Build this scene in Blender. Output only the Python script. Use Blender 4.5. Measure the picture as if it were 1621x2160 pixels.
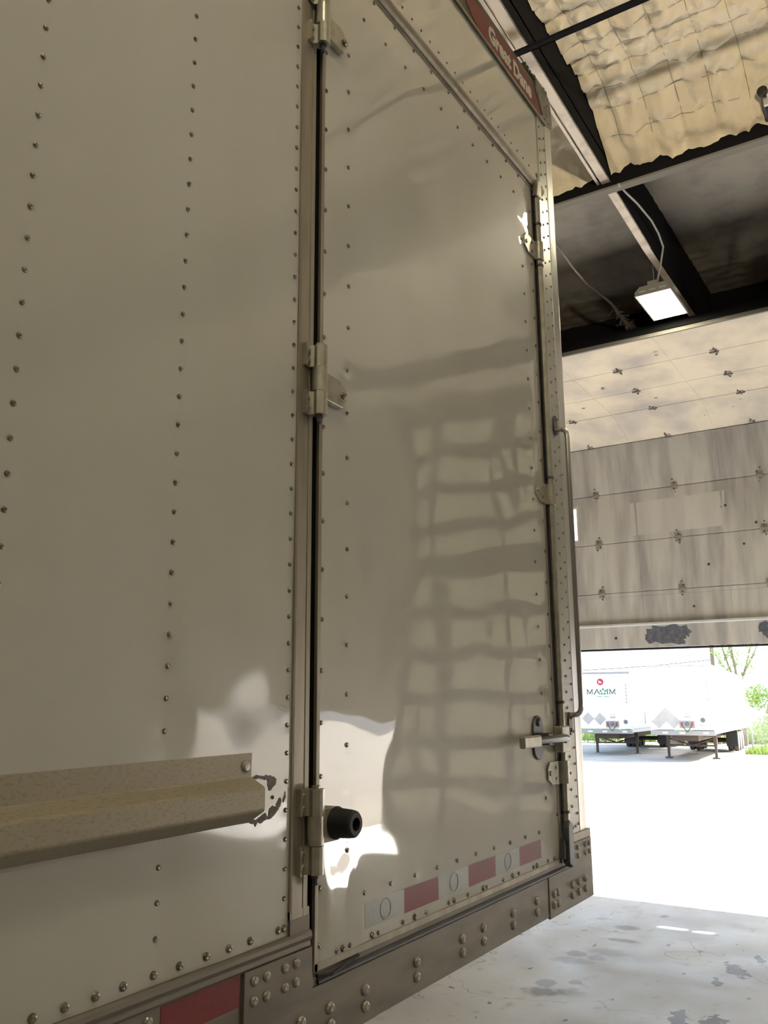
import bpy, bmesh, math, random
from mathutils import Vector, Matrix, noise
from math import sin, cos, pi, radians, exp, sqrt

random.seed(7)
sc = bpy.context.scene
for o in list(bpy.data.objects):
    bpy.data.objects.remove(o)
COL = sc.collection

# ------------------------------------------------------------------ camera
YAW, PITCH, ROLL, FPX = 1.00099323, .209271852, -.0067059467, 1816.654
fw = Vector((sin(YAW) * cos(PITCH), cos(YAW) * cos(PITCH), sin(PITCH)))
r0 = Vector((cos(YAW), -sin(YAW), 0)); u0 = r0.cross(fw)
rt = cos(ROLL) * r0 + sin(ROLL) * u0; up = -sin(ROLL) * r0 + cos(ROLL) * u0
cd = bpy.data.cameras.new('camera'); cam = bpy.data.objects.new('camera', cd); COL.objects.link(cam)
cam.matrix_world = Matrix(((rt.x, up.x, -fw.x, 0), (rt.y, up.y, -fw.y, -1.0572), (rt.z, up.z, -fw.z, 1.75), (0, 0, 0, 1)))
cd.sensor_fit = 'VERTICAL'; cd.sensor_height = 36; cd.lens = FPX / 2160 * 36
cd.clip_start = .02; cd.clip_end = 500
sc.camera = cam

# ------------------------------------------------------------------ sky, sun, exposure
SKY = 1.7
SUN = 36.0
LAMP = 40.0
LAMP_COL = (1.0, .89, .62)
w = bpy.data.worlds.new('sky'); sc.world = w; w.use_nodes = True
nt = w.node_tree; bg = nt.nodes['Background']
st = nt.nodes.new('ShaderNodeTexSky'); st.sky_type = 'NISHITA'; st.sun_disc = False
st.sun_elevation = radians(37); st.sun_rotation = radians(125); st.dust_density = 4; st.air_density = 1.5
mx = nt.nodes.new('ShaderNodeMix'); mx.data_type = 'RGBA'; mx.inputs[0].default_value = .8
nt.links.new(st.outputs[0], mx.inputs[6]); mx.inputs[7].default_value = (.60, .86, 1.28, 1)
nt.links.new(mx.outputs[2], bg.inputs[0]); bg.inputs[1].default_value = SKY
sl = bpy.data.lights.new('sun', 'SUN'); sl.energy = SUN; sl.angle = radians(.6); sl.color = (1, .95, .87)
so = bpy.data.objects.new('sun', sl); COL.objects.link(so); so.location = (30, -25, 30)
AZ, EL = radians(35), math.atan(.912 * cos(radians(35)))
sdir = Vector((-cos(EL) * cos(AZ), cos(EL) * sin(AZ), -sin(EL)))
so.rotation_euler = sdir.to_track_quat('-Z', 'Y').to_euler()
sc.view_settings.view_transform = 'Standard'; sc.view_settings.look = 'None'
sc.view_settings.exposure = 0; sc.view_settings.gamma = 1; sc.view_settings.use_curve_mapping = False
sc.cycles.max_bounces = 4; sc.cycles.diffuse_bounces = 3; sc.cycles.glossy_bounces = 2; sc.cycles.transmission_bounces = 2; sc.cycles.transparent_max_bounces = 4
sc.cycles.use_adaptive_sampling = True; sc.cycles.adaptive_threshold = .25; sc.cycles.adaptive_min_samples = 16
sc.cycles.caustics_reflective = False; sc.cycles.caustics_refractive = False
sc.cycles.sample_clamp_indirect = 10
sc.cycles.use_denoising = True

# ------------------------------------------------------------------ materials
def mat(name, col, rough=.5, metal=0, col2=None, nscale=6, lo=.4, hi=.7, coat=0, coatr=.05, bump=0, bscale=60,
        stretch=(1, 1, 1), emit=0, spec=.5, detail=4, alpha=1):
    m = bpy.data.materials.new(name); m.use_nodes = True
    n = m.node_tree; b = n.nodes['Principled BSDF']; L = n.links.new
    b.inputs['Base Color'].default_value = (*col, 1); b.inputs['Roughness'].default_value = rough
    b.inputs['Metallic'].default_value = metal; b.inputs['Specular IOR Level'].default_value = spec
    b.inputs['Coat Weight'].default_value = coat; b.inputs['Coat Roughness'].default_value = coatr
    b.inputs['Alpha'].default_value = alpha
    if emit:
        b.inputs['Emission Color'].default_value = (*col, 1); b.inputs['Emission Strength'].default_value = emit
    if col2 or bump:
        tc = n.nodes.new('ShaderNodeTexCoord'); mp = n.nodes.new('ShaderNodeMapping')
        mp.inputs['Scale'].default_value = stretch; L(tc.outputs['Object'], mp.inputs[0])
    if col2:
        nz = n.nodes.new('ShaderNodeTexNoise'); nz.inputs['Scale'].default_value = nscale; nz.inputs['Detail'].default_value = detail
        L(mp.outputs[0], nz.inputs['Vector'])
        mr = n.nodes.new('ShaderNodeMapRange'); mr.inputs[1].default_value = lo; mr.inputs[2].default_value = hi
        L(nz.outputs[0], mr.inputs[0])
        mi = n.nodes.new('ShaderNodeMix'); mi.data_type = 'RGBA'
        mi.inputs[6].default_value = (*col, 1); mi.inputs[7].default_value = (*col2, 1)
        L(mr.outputs[0], mi.inputs[0]); L(mi.outputs[2], b.inputs['Base Color'])
    if bump:
        nb = n.nodes.new('ShaderNodeTexNoise'); nb.inputs['Scale'].default_value = bscale; nb.inputs['Detail'].default_value = 3
        L(mp.outputs[0], nb.inputs['Vector'])
        bn = n.nodes.new('ShaderNodeBump'); bn.inputs['Strength'].default_value = bump; bn.inputs['Distance'].default_value = .01
        L(nb.outputs[0], bn.inputs['Height']); L(bn.outputs[0], b.inputs['Normal'])
    return m

M = {}
M['paint'] = mat('white_paint', (.64, .63, .6), .42, 0, (.55, .53, .48), 1.6, .35, .75, coat=1, coatr=.03, stretch=(1, 1, .35))
M['paint_side'] = mat('white_paint_dulled', (.64, .63, .6), .42, 0, (.55, .53, .48), 1.6, .35, .75, coat=.85, coatr=.06, stretch=(1, 1, .35))
M['paint_far'] = mat('far_white_paint', (.8, .8, .8), .4)
M['alu'] = mat('weathered_aluminium', (.40, .36, .30), .45, .55, (.30, .26, .21), 5, .35, .7, stretch=(6, 6, .6))
M['alu_rail'] = mat('rail_aluminium', (.40, .355, .275), .45, .15, (.32, .27, .195), 190, .52, .7, stretch=(.6, 1, 1.2), detail=5)
M['alu_base'] = mat('base_rail_aluminium', (.25, .225, .19), .48, .45, (.17, .15, .125), 9, .4, .7, stretch=(.5, 1, 2))
M['alu_bright'] = mat('bright_aluminium', (.62, .61, .57), .3, .4, (.52, .51, .48), 4, .4, .7)
M['rivet'] = mat('rivet_steel', (.30, .28, .235), .27, .9)
M['rivet_base'] = mat('base_rivet_steel', (.40, .37, .32), .38, .6)
M['zinc'] = mat('zinc_steel', (.52, .5, .43), .36, .7, (.40, .38, .32), 30, .4, .7)
M['darksteel'] = mat('dark_steel', (.12, .12, .125), .35, .6)
M['black'] = mat('black_rubber', (.012, .012, .014), .55)
M['chrome'] = mat('polished_steel', (.62, .62, .63), .2, .9)
M['red'] = mat('red_decal', (.2, .014, .013), .45)
M['redtape'] = mat('red_reflective_tape', (.27, .035, .045), .32, 0, (.22, .03, .04), 120, .3, .7)
M['silvertape'] = mat('silver_reflective_tape', (.42, .43, .43), .3, .25, (.36, .37, .37), 140, .3, .7)
M['tapemark'] = mat('tape_ring_print', (.44, .44, .43), .35, .25)
M['letter'] = mat('lettering_cream', (.74, .7, .62), .5)
M['toprail'] = mat('top_rail_dirty', (.16, .14, .085), .6, .2, (.07, .06, .03), 14, .35, .65)
M['cap'] = mat('corner_cap_grey', (.26, .245, .2), .5, .3, (.14, .13, .1), 40, .45, .65)
M['scrape'] = mat('scraped_metal', (.13, .125, .115), .55, .3, (.2, .19, .17), 160, .4, .7)
M['dark'] = mat('dark_void', (.02, .02, .02), .8)
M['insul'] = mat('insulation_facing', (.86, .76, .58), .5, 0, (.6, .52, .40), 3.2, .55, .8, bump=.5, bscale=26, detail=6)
M['insul_shaded'] = mat('shaded_insulation_facing', (.30, .27, .23), .6, 0, (.19, .17, .15), 3.2, .45, .7, bump=.35, bscale=22, detail=6)  # same facing darkened: the far bay's shade is put into the colour
M['insul_wall'] = mat('wall_insulation', (.72, .68, .6), .6, 0, (.6, .56, .5), 2)
M['steel_dark'] = mat('painted_roof_steel', (.010, .010, .012), .8, 0, spec=.1)
M['flange'] = mat('pale_flange_steel', (.62, .55, .47), .5, .2, (.42, .37, .31), 9, .45, .7)  # paler than the web of the same beam
M['edge'] = mat('pale_beam_edge', (.24, .23, .21), .85, 0, spec=.15)
M['girt'] = mat('wall_girt_steel', (.07, .07, .07), .5, .2)
M['lamp_grey'] = mat('lamp_housing', (.45, .45, .43), .4, .3)
M['lens'] = mat('lamp_lens', LAMP_COL, .4, emit=LAMP)
M['cable'] = mat('pale_cable', (.45, .44, .42), .6)
M['dusty'] = mat('dusty_rope', (.30, .27, .23), .9)
M['door'] = mat('overhead_door_warm_lit', (.76, .675, .54), .5, 0, (.45, .42, .39), 1.5, .42, .7, stretch=(1, 1.2, .55), detail=6, bump=.05, bscale=14)  # warm floor bounce on the level sections is put into this base colour
M['door_grime_shade'] = mat('overhead_door_grime_shade', (.62, .595, .55), .55, 0, (.38, .36, .345), 1.8, .4, .66, stretch=(1, 3.2, .5), detail=7, bump=.05, bscale=14)  # grime streaks over a greyer base, the less lit copy for upright sections
M['doorpatch'] = mat('door_clean_patch', (.68, .655, .605), .55, 0, (.55, .525, .49), 1.8, .4, .75, stretch=(1, 2.2, .45))
M['stain'] = mat('door_worn_stain', (.09, .10, .125), .6, 0, (.17, .17, .19), 20, .4, .7)
M['hingedark'] = mat('door_hinge', (.36, .33, .29), .5, .2)
M['strut'] = mat('door_strut', (.7, .71, .7), .4, .3)
M['glass'] = mat('window_glass', (.95, .97, 1), .05, alpha=.15)
M['yard'] = mat('yard_gravel', (.38, .34, .29), .9, 0, (.27, .235, .195), .8, .35, .7, detail=7, bump=.3, bscale=8)
M['grass'] = mat('grass_blades', (.24, .36, .07), .7, 0, (.36, .42, .14), .6)
M['leaf'] = mat('leaf_green', (.22, .33, .07), .6, 0, (.33, .4, .13), 2)
M['bark'] = mat('bark', (.16, .13, .09), .8)
M['tire'] = mat('tire_rubber', (.07, .064, .06), .8, 0, (.11, .10, .09), 8)
M['gear'] = mat('landing_gear_steel', (.075, .055, .045), .6, .2)
M['bumper'] = mat('grey_frame', (.30, .285, .265), .6, .2)
M['placard'] = mat('placard_grey', (.42, .39, .35), .6, 0, (.36, .33, .31), 3)
M['logo_red'] = mat('logo_red', (.36, .012, .03), .5)
M['logo_green'] = mat('logo_green', (.06, .22, .1), .5)
M['logo_dark'] = mat('logo_dark', (.05, .07, .06), .5)
M['logo_white'] = mat('logo_white', (.85, .85, .85), .5)
M['galv'] = mat('galvanised_wire', (.36, .37, .37), .5, .4)

# ------------------------------------------------------------------ mesh helpers
class MB:
    def __init__(s): s.v = []; s.f = []
    def add(s, vs, fs):
        k = len(s.v); s.v += [tuple(p) for p in vs]; s.f += [tuple(i + k for i in f) for f in fs]; return s
    def box(s, x0, x1, y0, y1, z0, z1):
        return s.add([(x0, y0, z0), (x1, y0, z0), (x1, y1, z0), (x0, y1, z0), (x0, y0, z1), (x1, y0, z1), (x1, y1, z1), (x0, y1, z1)],
                     [(0, 3, 2, 1), (4, 5, 6, 7), (0, 1, 5, 4), (1, 2, 6, 5), (2, 3, 7, 6), (3, 0, 4, 7)])
    def prism(s, poly, axis, a, b):
        # poly in the two other axes (order x,y,z without axis), extruded a..b
        def p(u, v, t): return {'x': (t, u, v), 'y': (u, t, v), 'z': (u, v, t)}[axis]
        n = len(poly)
        vs = [p(u, v, a) for u, v in poly] + [p(u, v, b) for u, v in poly]
        fs = [tuple(range(n)), tuple(range(2 * n - 1, n - 1, -1))] + [(i, i + n, (i + 1) % n + n, (i + 1) % n) for i in range(n)]
        return s.add(vs, fs)
    def tube(s, pts, r, n=8, cap=True):
        pts = [Vector(p) for p in pts]; rr = r if isinstance(r, (list, tuple)) else [r] * len(pts)
        k = len(s.v); ref = None
        for i, p in enumerate(pts):
            t = (pts[min(i + 1, len(pts) - 1)] - pts[max(i - 1, 0)]).normalized()
            if ref is None:
                ref = Vector((0, 0, 1)) if abs(t.z) < .9 else Vector((1, 0, 0))
            a = (ref - t * ref.dot(t)).normalized(); b = t.cross(a); ref = a
            for j in range(n):
                q = p + (a * cos(2 * pi * j / n) + b * sin(2 * pi * j / n)) * rr[i]
                s.v.append(tuple(q))
        for i in range(len(pts) - 1):
            for j in range(n):
                A = k + i * n + j; B = k + i * n + (j + 1) % n
                s.f.append((A, B, B + n, A + n))
        if cap:
            s.f.append(tuple(k + j for j in range(n - 1, -1, -1)))
            e = k + (len(pts) - 1) * n; s.f.append(tuple(e + j for j in range(n)))
        return s
    def lathe(s, prof, n=12, o=(0, 0, 0), axis='-y'):
        k = len(s.v)
        for r, h in prof:
            for j in range(n):
                a = 2 * pi * j / n; c, d = r * cos(a), r * sin(a)
                p = {'-y': (c, -h, d), 'x': (h, c, d), 'y': (c, h, d), 'z': (c, d, h), '-x': (-h, c, d)}[axis]
                s.v.append((o[0] + p[0], o[1] + p[1], o[2] + p[2]))
        for i in range(len(prof) - 1):
            for j in range(n):
                A = k + i * n + j; B = k + i * n + (j + 1) % n
                s.f.append((A, B, B + n, A + n))
        s.f.append(tuple(k + j for j in range(n))); e = k + (len(prof) - 1) * n
        s.f.append(tuple(e + j for j in range(n - 1, -1, -1)))
        return s
    def mesh(s, name, m, smooth=False, bevel=0, seg=2):
        me = bpy.data.meshes.new(name); me.from_pydata(s.v, [], s.f)
        bm = bmesh.new(); bm.from_mesh(me)
        bmesh.ops.recalc_face_normals(bm, faces=bm.faces)
        if bevel:
            es = [e for e in bm.edges if len(e.link_faces) == 2 and e.calc_face_angle(0) > .5]
            bmesh.ops.bevel(bm, geom=es, offset=bevel, segments=seg, affect='EDGES', profile=.5)
        bm.to_mesh(me); bm.free()
        if m: me.materials.append(M[m])
        if smooth:
            for p in me.polygons: p.use_smooth = True
            try: me.set_sharp_from_angle(angle=radians(24))
            except Exception: pass
        return me
    def build(s, name, m, parent=None, smooth=False, bevel=0, seg=2):
        return link(name, s.mesh(name, m, smooth, bevel, seg), parent)

def link(name, me, parent=None, loc=None):
    o = bpy.data.objects.new(name, me); COL.objects.link(o)
    if loc: o.location = loc
    if parent is not None:
        o.parent = parent
        if parent.type == 'EMPTY' and parent.get('_world'):
            o.matrix_parent_inverse = Matrix.Translation(-Vector(parent.location))
    return o
def tag(o, label=None, cat=None, group=None, kind=None):
    if label: o['label'] = label
    if cat: o['category'] = cat
    if group: o['group'] = group
    if kind: o['kind'] = kind
    return o
def thing(name, loc, label, cat, group=None, world=True, rot=None):
    o = bpy.data.objects.new(name, None); COL.objects.link(o); o.location = loc; o.empty_display_size = .1
    if rot: o.rotation_euler = rot
    if world: o['_world'] = 1
    return tag(o, label, cat, group)
def box(name, m, parent, *c, bevel=0): return MB().box(*c).build(name, m, parent, bevel=bevel)
def N(x, y=0, z=0): return noise.noise(Vector((x, y, z)))

M['paint'].node_tree.nodes['Principled BSDF'].inputs['Coat IOR'].default_value = 1.8
def sheet(name, x0, x1, z0, z1, step, yf, m, parent, back=.012):
    nx = max(2, round((x1 - x0) / step)); nz = max(2, round((z1 - z0) / step))
    v = []; f = []
    for j in range(nz + 1):
        z = z0 + (z1 - z0) * j / nz
        for i in range(nx + 1):
            x = x0 + (x1 - x0) * i / nx
            v.append((x, yf(x, z), z))
    W_ = nx + 1
    for j in range(nz):
        for i in range(nx):
            a = j * W_ + i; f.append((a, a + 1, a + 1 + W_, a + W_))
    ring = [i for i in range(W_)] + [j * W_ + nx for j in range(1, nz + 1)] + [nz * W_ + i for i in range(nx - 1, -1, -1)] + [j * W_ for j in range(nz - 1, 0, -1)]
    k = len(v)
    for i in ring: v.append((v[i][0], back, v[i][2]))
    n = len(ring)
    for i in range(n):
        f.append((ring[i], k + i, k + (i + 1) % n, ring[(i + 1) % n]))
    f.append(tuple(k + i for i in range(n - 1, -1, -1)))
    me = bpy.data.meshes.new(name); me.from_pydata(v, [], f); me.materials.append(M[m])
    for p in me.polygons: p.use_smooth = True
    me.set_sharp_from_angle(angle=radians(40))
    return link(name, me, parent)

def text_mesh(s, x0, x1, z0, z1, y, bold=.0, thick=.0008):
    """letters laid in the XZ plane at y, fitted to the given box"""
    cu = bpy.data.curves.new('txt', 'FONT'); cu.body = s; cu.offset = bold; cu.extrude = .01; cu.resolution_u = 3
    ob = bpy.data.objects.new('txt', cu); COL.objects.link(ob)
    dg = bpy.context.evaluated_depsgraph_get(); me = bpy.data.meshes.new_from_object(ob.evaluated_get(dg))
    bpy.data.objects.remove(ob)
    xs = [v.co.x for v in me.vertices]; ys = [v.co.y for v in me.vertices]
    a, b, c, d = min(xs), max(xs), min(ys), max(ys)
    for v in me.vertices:
        x, yy, zz = v.co
        v.co = (x0 + (x - a) / (b - a) * (x1 - x0), y - (thick if zz > 0 else 0), z0 + (yy - c) / (d - c) * (z1 - z0))
    me.materials.clear()
    return me

# ================================================================== STRUCTURE
def floor_material():
    m = bpy.data.materials.new('painted_concrete_floor'); m.use_nodes = True
    n = m.node_tree; b = n.nodes['Principled BSDF']; L = n.links.new
    tc = n.nodes.new('ShaderNodeTexCoord')
    def noi(scale, detail=5, sx=1, sy=1):
        mp = n.nodes.new('ShaderNodeMapping'); mp.inputs['Scale'].default_value = (sx, sy, 1); L(tc.outputs['Object'], mp.inputs[0])
        q = n.nodes.new('ShaderNodeTexNoise'); q.inputs['Scale'].default_value = scale; q.inputs['Detail'].default_value = detail
        L(mp.outputs[0], q.inputs['Vector']); return q.outputs[0]
    def mrange(s, lo, hi, a=0, c=1):
        q = n.nodes.new('ShaderNodeMapRange'); q.inputs[1].default_value = lo; q.inputs[2].default_value = hi
        q.inputs[3].default_value = a; q.inputs[4].default_value = c; q.interpolation_type = 'SMOOTHSTEP'; L(s, q.inputs[0]); return q.outputs[0]
    def mix(fac, A, B):
        q = n.nodes.new('ShaderNodeMix'); q.data_type = 'RGBA'; L(fac, q.inputs[0])
        for sock, val in ((q.inputs[6], A), (q.inputs[7], B)):
            if isinstance(val, tuple): sock.default_value = (*val, 1)
            else: L(val, sock)
        return q.outputs[2]
    col = mix(mrange(noi(.9), .35, .7), (.52, .52, .52), (.41, .415, .43))
    col = mix(mrange(noi(9, 6), .56, .75), col, (.36, .355, .35))
    col = mix(mrange(noi(7, 3, 1, 1.3), .69, .72), col, (.15, .13, .115))          # small chips
    wob = noi(16, 5)
    def spot(cx, cy, rx, ry, rot, colr, edge=.35, dens=1.0, wobble=.9):
        nonlocal col
        mp = n.nodes.new('ShaderNodeMapping'); mp.vector_type = 'TEXTURE'
        mp.inputs['Location'].default_value = (cx, cy, 0); mp.inputs['Rotation'].default_value = (0, 0, rot)
        mp.inputs['Scale'].default_value = (rx, ry, 1); L(tc.outputs['Object'], mp.inputs[0])
        ln = n.nodes.new('ShaderNodeVectorMath'); ln.operation = 'LENGTH'; L(mp.outputs[0], ln.inputs[0])
        ma = n.nodes.new('ShaderNodeMath'); ma.operation = 'MULTIPLY_ADD'; ma.inputs[1].default_value = wobble; L(wob, ma.inputs[0]); L(ln.outputs['Value'], ma.inputs[2])
        col = mix(mrange(ma.outputs[0], 1 + wobble * .5 + edge / 2, 1 + wobble * .5 - edge / 2, 0, dens), col, colr)
    g = (.11, .098, .088); br = (.19, .13, .085); ch = (.12, .10, .085)
    for a in ((5.43, 1.255, .075, .062, 0, g, .3, .6, .5), (5.538, 1.105, .05, .04, 0, g, .4, .55, .6), (5.27, 1.21, .075, .11, .3, g, 1.0, .7, 1.6),
              (6.12, 1.31, .065, .07, 0, br, .5, .6, .8), (5.95, 1.285, .075, .12, .2, g, .9, .55, 1.4), (6.09, 1.17, .055, .075, 0, (.16, .17, .2), .7, .5, 1.2),
              (6.26, 1.14, .085, .14, 0, br, 1.0, .5, 1.4), (6.96, 1.22, .07, .085, 0, br, .9, .7, .9), (6.6, 1.14, .045, .11, .1, br, .4, .7, .9),
              (7.12, 1.47, .05, .05, 0, br, .9, .45, .8), (7.45, 1.074, .05, .03, 0, br, .8, .5, .8), (5.34, 1.08, .06, .09, 0, g, 1.2, .4, 1.6),
              (6.3, .3, .13, .06, .5, ch, .12, .9, 3.4), (5.25, .41, .11, .05, .2, ch, .12, .9, 3.4), (5.3, .24, .09, .06, 0, ch, .12, .9, 3.4),
              (6.62, .22, .1, .03, .3, ch, .12, .9, 3.4), (6.0, .36, .08, .03, .2, ch, .12, .9, 3.4)):
        spot(*a)
    # hairline cracks
    vo = n.nodes.new('ShaderNodeTexVoronoi'); vo.feature = 'DISTANCE_TO_EDGE'; vo.inputs['Scale'].default_value = .55
    dn = n.nodes.new('ShaderNodeVectorMath'); dn.operation = 'ADD'
    nv = n.nodes.new('ShaderNodeTexNoise'); nv.inputs['Scale'].default_value = 3; L(tc.outputs['Object'], nv.inputs['Vector'])
    L(tc.outputs['Object'], dn.inputs[0]); L(nv.outputs['Color'], dn.inputs[1]); L(dn.outputs[0], vo.inputs['Vector'])
    col = mix(mrange(vo.outputs['Distance'], .006, .0, 0, .6), col, (.14, .12, .11))
    L(col, b.inputs['Base Color'])
    L(mrange(noi(3), .3, .8, .42, .6), b.inputs['Roughness']); b.inputs['Specular IOR Level'].default_value = .3
    bn = n.nodes.new('ShaderNodeBump'); bn.inputs['Strength'].default_value = .15; bn.inputs['Distance'].default_value = .01
    L(noi(12, 4), bn.inputs['Height']); L(bn.outputs[0], b.inputs['Normal'])
    return m
M['floor'] = floor_material()
XW = 10.3
fl = MB().box(-9, XW + .2, -12, 6, -.2, 0).build('floor', 'floor'); tag(fl, kind='structure')

# yard: flat apron at the door, falling away gently
def yard_z(x): return -.038 * max(0, x - XW - .3) if x < 40 else -.038 * (40 - XW - .3) - .02 * (x - 40)
yb = MB(); xs = [XW + .2, 14, 20, 26, 32, 36, 40, 46, 55, 70, 100, 160]; ys = [-90, -50, -25, -12, 0, 6, 14, 25, 45, 90, 150]
for x in xs:
    for y in ys: yb.v.append((x, y, yard_z(x) - .002))
for i in range(len(xs) - 1):
    for j in range(len(ys) - 1):
        a = i * len(ys) + j; yb.f.append((a, a + len(ys), a + len(ys) + 1, a + 1))
yd = yb.build('ground', 'yard'); tag(yd, kind='structure')

# walls
DY0, DY1, EY0, EY1, DH = -2.25, 3.9, -9.7, -5.4, 4.85
wb = MB().box(XW + .04, XW + .2, DY1, 6, 0, 6.2).box(XW + .04, XW + .2, EY1, DY0, 5.6, 6.2).box(XW + .04, XW + .2, EY1, DY0, 0, .35).box(XW + .04, XW + .2, -12, EY0, 0, 6.2)
wb.box(XW + .04, XW + .2, DY0, DY1, DH, 6.2).box(XW + .04, XW + .2, EY0, EY1, DH, 6.2)
wall_b = wb.build('wall_back', 'insul_wall'); tag(wall_b, kind='structure')
tag(box('wall_left', 'insul_wall', None, -9, XW + .2, 6, 6.2, 0, 6.2), kind='structure')
wall_r = tag(box('wall_right', 'insul_wall', None, -9, XW + .2, -12.2, -12, 0, 6.2), kind='structure')
tag(box('wall_front', 'insul_wall', None, -9.2, -9, -12, 6, 0, 6.2), kind='structure')
for k in range(10):       # girts and studs on the stretch of wall between the two doors
    z = .55 + k * .55
    box('girt', 'girt', wall_b, XW - .06, XW + .039, EY1, DY0, z, z + (.16 if k != 5 else .3))
for y in (EY1 + .04, -4.6, -3.7, -2.9, DY0 - .12):
    box('stud', 'girt', wall_b, XW - .1, XW + .039, y - .07, y + .07, 0, 6.0)
SY = (EY1 + .04, -4.6, -3.7, -2.9, DY0 - .12)
dm = bpy.data.materials.new('translucent_daylight_sheet'); dm.use_nodes = True
dn_ = dm.node_tree; pb = dn_.nodes['Principled BSDF']; pb.inputs['Base Color'].default_value = (.55, .5, .4, 1)
tl = dn_.nodes.new('ShaderNodeBsdfTranslucent'); tl.inputs[0].default_value = (.15, .15, .13, 1)
ad = dn_.nodes.new('ShaderNodeAddShader'); dn_.links.new(pb.outputs[0], ad.inputs[0]); dn_.links.new(tl.outputs[0], ad.inputs[1])
dn_.links.new(ad.outputs[0], dn_.nodes['Material Output'].inputs[0]); M['daylight'] = dm
for a, b in ((EY1, -4.6), (-4.6, -3.7), (-3.7, -2.9), (-2.9, DY0)):
    box('daylight_panel', 'daylight', wall_b, XW + .05, XW + .054, a, b, .35, 5.6)
for k in range(5):
    box('girt', 'girt', wall_r, -9, XW, -11.999, -11.9, .8 + k * 1.1, .92 + k * 1.1)
for k in range(6):
    box('column', 'girt', wall_r, -8 + k * 3.4, -7.75 + k * 3.4, -11.999, -11.75, 0, 6.1)

# ceiling
ceil = tag(box('ceiling', 'insul', None, -9, XW + .2, -12, 6, 6.12, 6.25), kind='structure')
def ridge(t):                       # pillow between stitched lines
    return abs(sin(pi * t)) ** .45
def blanket(name, x0, x1, y0, y1, zf, step, m='insul'):
    nx = round((x1 - x0) / step); ny = round((y1 - y0) / step); v = []; f = []
    for i in range(nx + 1):
        x = x0 + (x1 - x0) * i / nx
        for j in range(ny + 1):
            y = y0 + (y1 - y0) * j / ny
            v.append((x, y, zf(x, y)))
    for i in range(nx):
        for j in range(ny):
            a = i * (ny + 1) + j; f.append((a, a + 1, a + ny + 2, a + ny + 1))
    me = bpy.data.meshes.new(name); me.from_pydata(v, [], f); me.materials.append(M[m])
    for p in me.polygons: p.use_smooth = True
    return link(name, me, ceil)
XB = 5.577                          # the cross beam
def z_quilt(x, y, amp):
    wx = x + .05 * N(x * 2.1, y * 2.3, 1); wy = y + .05 * N(x * 2.2, y * 1.9, 5)
    p = ridge(wx / .15) * .55 + ridge(wy / .21) * .45
    cr = N(x * 7, y * 7, 2) * .5 + N(x * 16, y * 16, 3) * .35 + abs(N(x * 4.5, y * 4.5, 8)) * .8
    rg = 1 - abs(N(x * 9.5, y * 8, 31)) * 2.2; rg2 = 1 - abs(N(x * 5, y * 11, 37)) * 2.2
    return -amp * (p + .55 * cr + .28 * max(0, rg) ** 2 + .25 * max(0, rg2) ** 2)
def z_near(x, y):
    sag = 0
    if x > 4.9: t = (x - 4.9) / (XB - 4.9); sag = .385 * t ** 2.2
    fold = .03 * exp(-((x - 3.55 + .03 * N(y * 2)) / .05) ** 2) + .02 * exp(-((x - 4.55 + .05 * N(y * 3)) / .04) ** 2)
    return 5.83 - sag + fold + z_quilt(x, y, .062) + .03 * N(x * 1.1, y * 1.1, 9)
def z_far(x, y):
    return 5.86 + z_quilt(x, y, .022) + .03 * N(x * .9, y * .9, 19)
blanket('insulation_blanket', 1.2, XB - .01, -1.9, .55, z_near, .016)
blanket('insulation_blanket', 1.2, XB - .01, .575, 3.2, z_near, .022)
wn = MB()
for k in range(30):
    x = 1.35 + .15 * k
    if x < XB - .05: wn.tube([(x + .01 * N(k, y_), y_, z_near(x, y_) - .004) for y_ in [-1.8 + .06 * q for q in range(39)]], .0012, 3, False)
for k in range(11):
    y_ = -1.68 + .21 * k + .0
    wn.tube([(x, y_ + .012 * N(k, x), z_near(x, y_) - .006) for x in [1.3 + .06 * q for q in range(70)]], .0012, 3, False)
tag(wn.build('wire_netting', 'girt', ceil), kind='stuff')
blanket('insulation_blanket', XB + .05, XW + .03, -2.6, 4.2, z_far, .045, 'insul_shaded')
blanket('insulation_blanket', -9, 1.2, -6, 6, lambda x, y: 5.85 + .02 * N(x, y), .3)
blanket('insulation_blanket', 1.2, XW + .03, -12, -1.9, lambda x, y: 5.85 + .03 * N(x * 2, y * 2), .2)
# tapered rafter running to the door wall: web, bottom flange
def rz(x): return 5.35 - .056 * (x - XB) if x < XB + 1 else 5.35 - .056
rb = MB(); 
rb.prism([(-4, 5.84), (XW + .03, 5.86), (XW + .03, rz(XW)), (XB + 1, rz(XB + 1)), (-4, rz(-4))], 'y', .556, .566)
rb.build('rafter_web', 'steel_dark', ceil)
fb = MB().prism([(-4, rz(-4)), (-4, rz(-4) + .006), (XB + 1, rz(XB + 1) + .006), (XW, rz(XW) + .006), (XW, rz(XW)), (XB + 1, rz(XB + 1))], 'y', .557, .625)
fb.build('rafter_flange', 'flange', ceil)
fb = MB().prism([(-4, rz(-4) + .005), (-4, rz(-4) + .02), (XB, rz(XB) + .02), (XB, rz(XB) + .005)], 'y', .64, .66)
fb.build('flange_strip', 'flange', ceil)
# cross beam parallel to the door wall
MB().prism([(XB, 5.315), (XB + .008, 5.315), (XB + .008, 5.86), (XB, 5.86)], 'y', -11.9, 6).build('cross_beam_web', 'steel_dark', ceil)
MB().box(XB - .001, XB + .07, -11.9, 6, 5.30, 5.316).build('cross_beam_flange', 'edge', ceil)
MB().box(8.9, 8.93, -11.9, 6, 5.55, 5.9).build('purlin', 'steel_dark', ceil)
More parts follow.
